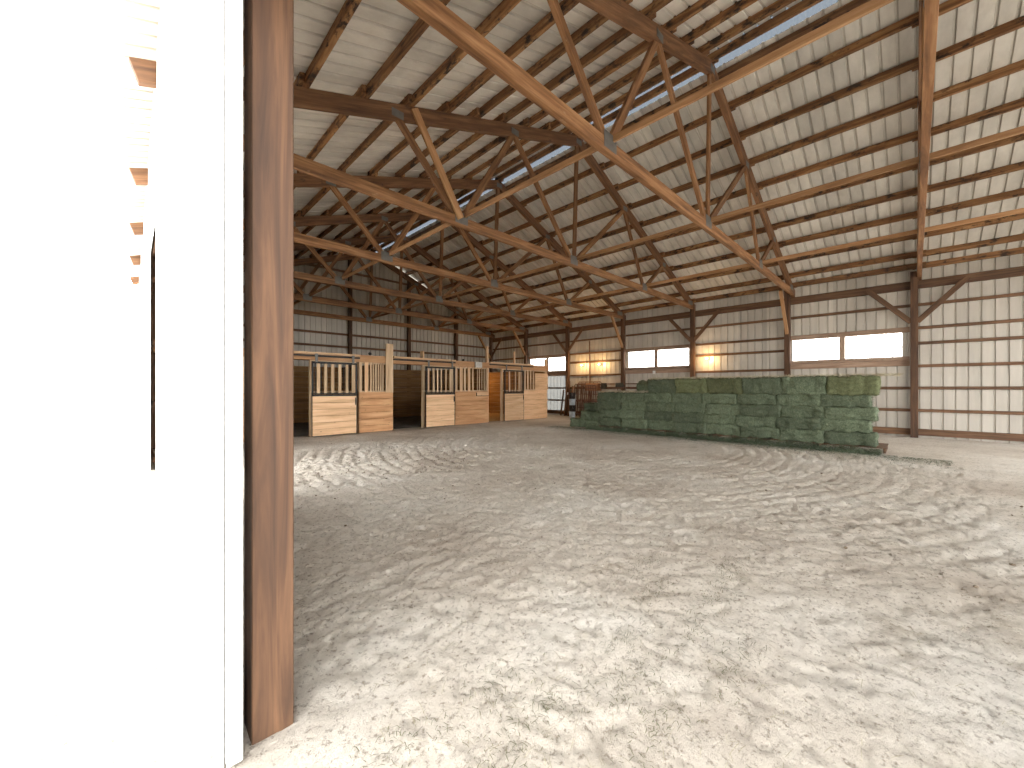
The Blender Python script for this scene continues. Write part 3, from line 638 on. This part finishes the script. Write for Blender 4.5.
for L_ in range(4):
    for c in range(ncol):
        y = y_left-.44-c*.868 + (.06 if L_ % 2 else -.03)*(1 if c else 0)
        bale(random.choice((0,1,2)), XH+BW/2+random.uniform(-.04,.05), y, Z0+HL_*(L_+.5), f'green hay bale in the {lay[L_]} layer of the stack front, {ORD[c]} from its left end', rz=random.uniform(-.02,.02))
    for c in range(3):
        y = y_left-.44-c*.868+.03
        bale(random.choice((0,1,2)), XH+BW*1.5+.04, y, Z0+HL_*(L_+.5), f'green hay bale in the second row, {lay[L_]} layer, {ORD[c]} from the left end')
ztop = Z0+HL_*4
for c in range(6):
    y = 5.33-c*.872
    bale((3,4,4,3,5,4)[c] if c else 3, XH+.19+random.uniform(-.02,.03), y, ztop+.208, f'hay bale set on edge along the top of the stack, {ORD[c]} from its left', rz=random.uniform(-.03,.03))
bale(0, XH+BW*1.5+.06, 5.95, ztop+.20, 'tilted hay bale lying behind the left end of the top row', rz=.3, ry=.25)
bale(1, XH+BW*1.5+.06, 5.0, ztop+.14, 'hay bale behind the first bale of the top row')
bale(2, XH+.42, 8.0, .14, 'hay bale on the ground at the left foot of the stack', 'bales stepping down at the left end', rz=.06)
bale(0, XH+.44, 7.98, .14+.285, 'hay bale on the low step beside the stack, laid over another', 'bales stepping down at the left end', rz=-.08)
bale(1, XH+.50, 8.50, .14, 'outermost hay bale on the ground at the far left foot', 'bales stepping down at the left end', rz=.5)
o = bale(2, XH+.6, 7.93, .14+.285*2, 'uppermost bale of the three stepped at the left end', 'bales stepping down at the left end', rz=.12)
V, F = [], []; r = random.Random(9)
for k in range(6000):
    if r.random() < .62: y = r.uniform(.2, 5.75); zt = ztop+.415
    else: y = r.uniform(5.75, 7.5); zt = ztop+.005
    x = XH+r.uniform(.0, .36 if zt > ztop+.1 else .8); z = zt+r.uniform(-.01,.045)
    d = Vector((r.uniform(-1,1), r.uniform(-1,1), r.uniform(-.1,.45))).normalized()*r.uniform(.04,.12); w = Vector((r.uniform(-1,1), r.uniform(-1,1), r.uniform(-1,1))).cross(d).normalized()*.005
    g = w.cross(d).normalized()*.0022; k0 = len(V); p = Vector((x, y, z)); V += [p-w, p+w, p+g, p+d]; F += [[k0,k0+1,k0+3],[k0+1,k0+2,k0+3],[k0+2,k0,k0+3]]
tag(mesh('loose_stems', V, F, M['straw']), 'pale loose stems lying over the tops of the hay bales', 'hay', None, 'stuff')
# pallets under the bales
for k in range(6):
    yc = y_left-.62-k*1.19; P = (XH+.52, yc, 0)
    t = thing('pallet', P, f'wooden pallet under the hay stack, {ORD[k]} from the left', 'pallet', 'pallets under the hay')
    for i in range(7): V, F = box_vf(-.46+i*.153, 0, .118, .1, 1.14, .018, .002); mesh('deck_board', V, F, M['girt'], t)
    for s in (-.5, 0, .5): V, F = box_vf(0, s*1.08, .06, 1.0, .04, .10, .003); mesh('stringer', V, F, M['girt'], t)
# loose hay heaped against the pallets
V, F = [], []; r = random.Random(5)
for k in range(15000):
    y = r.uniform(.5, 7.9); q = abs(r.gauss(0, .12)); hgt = max(.0, .19*math.exp(-q/.13))*(.75+.5*noise.noise((y*1.8, 0, 2)))
    x = XH-.015-q; z = r.uniform(0, 1)*hgt; d = Vector((r.uniform(-1,1), r.uniform(-1.6,1.6), r.uniform(-.35,.5))).normalized()*r.uniform(.04,.12); w = Vector((r.uniform(-1,1), r.uniform(-1,1), r.uniform(-1,1))).cross(d).normalized()*.0035
    g = w.cross(d).normalized()*.003; k0 = len(V); p = Vector((x, y, z+.0)); V += [p-w, p+w, p+g, p+d]; F += [[k0,k0+1,k0+3],[k0+1,k0+2,k0+3],[k0+2,k0,k0+3]]
tag(mesh('loose_hay', V, F, M['hay']), 'loose green hay heaped over the pallets along the stack', 'hay', None, 'stuff')

# ---------------------------------------------------------------- odds and ends between stalls and hay
def pipe_panel(P, length, h, rz, tilt, rails, lab, grp, verticals=2):
    t = thing('corral_panel', P, lab, 'corral panel', grp, rz); t.rotation_euler = (0, tilt, rz)
    Vf, Ff = join(tube_vf([(0,-length/2,0),(0,-length/2,h-.06),(0,-length/2+.06,h),(0,length/2-.06,h),(0,length/2,h-.06),(0,length/2,0)], .022, 8)); mesh('frame', Vf, Ff, M['rust'], t, smooth=True)
    for i in range(rails):
        z = .15+(h-.3)*i/max(1, rails-1)
        Vr, Fr = tube_vf([(0,-length/2,z),(0,length/2,z)], .016, 8); mesh('rail', Vr, Fr, M['rust'], t, smooth=True)
    for i in range(verticals):
        y = -length/2+length*(i+1)/(verticals+1); Vr, Fr = tube_vf([(0,y,.02),(0,y,h)], .014, 8); mesh('upright', Vr, Fr, M['rust'], t, smooth=True)
    return t
pipe_panel((15.45, 9.75, 0), 3.5, 1.58, 0, .0, 5, 'long rusty pipe panel standing behind the hay stack', 'rusty pipe panels by the wall')
pipe_panel((15.1, 10.55, 0), 1.1, 1.52, -.35, .07, 2, 'rusty pipe gate leaning with close uprights, nearest the hay', 'rusty pipe panels by the wall', 7)
pipe_panel((15.5, 11.1, 0), 1.0, 1.62, -.2, .09, 2, 'rusty pipe gate leaning behind the stacked buckets', 'rusty pipe panels by the wall', 6)
pipe_panel((15.85, 11.0, 0), 1.3, 1.7, .05, .08, 3, 'rusty pipe gate nearest the wall behind the others', 'rusty pipe panels by the wall', 5)
tag(mesh('pipe_pole', *tube_vf([(XR-.18,11.0,-.0),(XR-.17,11.04,3.7)], .028, 8), M['rust']), 'tall thin pole standing against the lamp-lit wall', 'pole')
for k, (y, x, ln, tl) in enumerate(((12.12, 15.82, 1.75, .1), (12.0, 15.75, 1.5, -.06), (12.26, 15.75, 1.9, .04), (12.62, 15.9, 1.3, .05))):
    w = ['leaning left','shortest, in front','tallest','beside the pale siding'][k]
    tag(beam('leaning_board', (x-.12, y, 0.0), (x+.18, y+tl, ln), .035, .11, M['girt']), f'old brown board against the warm lit post, {w}', 'board', 'boards leaning by the post')
def bucket(x, y, z, mat, lab):
    V, F = lathe_vf([(.02,.0),(.125,0),(.135,.03),(.155,.27),(.165,.272),(.165,.295),(.15,.295),(.14,.28),(.03,.27)], 22)
    t = thing('bucket', (x, y, z), lab, 'bucket', 'buckets stacked by the post'); mesh('body', V, F, mat, t, smooth=True)
    pts = [(.166*math.cos(a), .166*math.sin(a)*.25-.155, .24-.13*math.sin(a)) for a in [PI*i/10 for i in range(11)]]
    V, F = tube_vf(pts, .004, 6); mesh('handle', V, F, M['steel'], t)
for k, (mt, w) in enumerate((('pale','pale blue bucket at the bottom of the stack'), ('blackp','lower black bucket of the stack'), ('pale','upper pale blue bucket of the stack'), ('blackp','black bucket at the top of the stack'))):
    bucket(15.0, 11.3, .295*k, M[mt], w+', left of the pipe gates')
V, F = lathe_vf([(.0,0),(.06,0),(.075,.03),(.06,.07),(.0,.08)], 16); tag(mesh('hose_cap', V, F, M['whitep'], None, (XR-.17, 12.36, 1.12), (0,-PI/2,0), True), 'small round white fitting on the warm lit post', 'fitting')
def draped(name, P, L, drop, mat, lab, lean=.0):
    V, F = [], []; n, m = 16, 10
    for sgn, off in ((1, 0.0), (1, -.018)):
        for i in range(n+1):
            a = -1+2*i/n; ang = a*1.9
            for j in range(m+1):
                y = (j/m-.5)*L; wob = .02*noise.noise((y*6, i*.4, P[1]))
                if abs(a) < .4: q = a/.4*PI/2; x = (.05+off)*math.sin(q); z = (.05+off)*math.cos(q)
                else: x = (.05+off+.03*(abs(a)-.4))*math.copysign(1, a); z = -(abs(a)-.4)/.6*drop*(1+.1*noise.noise((y*3, a, 1)))
                V.append((x+wob, y, z))
    N = (n+1)*(m+1)
    for i in range(n):
        for j in range(m):
            k = i*(m+1)+j; F.append([k, k+1, k+m+2, k+m+1]); F.append([N+k, N+k+m+1, N+k+m+2, N+k+1])
    rim = [i*(m+1) for i in range(n+1)] + [n*(m+1)+j for j in range(1, m+1)] + [i*(m+1)+m for i in range(n-1, -1, -1)] + [j for j in range(m-1, 0, -1)]
    for a, b in zip(rim, rim[1:]+rim[:1]): F.append([a, a+N, b+N, b])
    tag(mesh(name, V, F, mat, None, P, None, True), lab, 'blanket', 'cloths over the pipe panel')
draped('saddle_blanket', (15.45, 10.45, 1.575), .75, .30, M['rustblanket'], 'rust-orange blanket draped over the long pipe panel')
draped('saddle_blanket', (15.45, 9.85, 1.575), .24, .22, M['darkblanket'], 'narrow dark blanket over the pipe panel beside the orange one')
draped('saddle_blanket', (15.45, 9.05, 1.575), .36, .13, M['darkblanket'], 'dark olive blanket over the pipe panel near the window post')

# ---------------------------------------------------------------- light
w = bpy.data.worlds.new('sky'); S.world = w; w.use_nodes = True; nt = w.node_tree
bg = nt.nodes['Background']; bg.inputs['Color'].default_value = (1.0, .995, .985, 1); bg.inputs['Strength'].default_value = 9.0
# ---------------------------------------------------------------- camera
cam = bpy.data.cameras.new('camera'); co = bpy.data.objects.new('camera', cam); C.objects.link(co)
f = 392.0; cam.sensor_fit = 'HORIZONTAL'; cam.sensor_width = 36; cam.lens = f/1024*36; cam.shift_y = 4/1024; cam.clip_start = .05; cam.clip_end = 300
co.location = (0, 0, 1.4); co.rotation_euler = (PI/2, 0, -math.atan2(512-130, f))
S.camera = co
S.view_settings.view_transform = 'Standard'; S.view_settings.look = 'None'; S.view_settings.gamma = 1; S.view_settings.use_curve_mapping = False; S.view_settings.exposure = 0.0
S.cycles.use_denoising = True; S.cycles.max_bounces = 10; S.cycles.diffuse_bounces = 8; S.cycles.transparent_max_bounces = 12
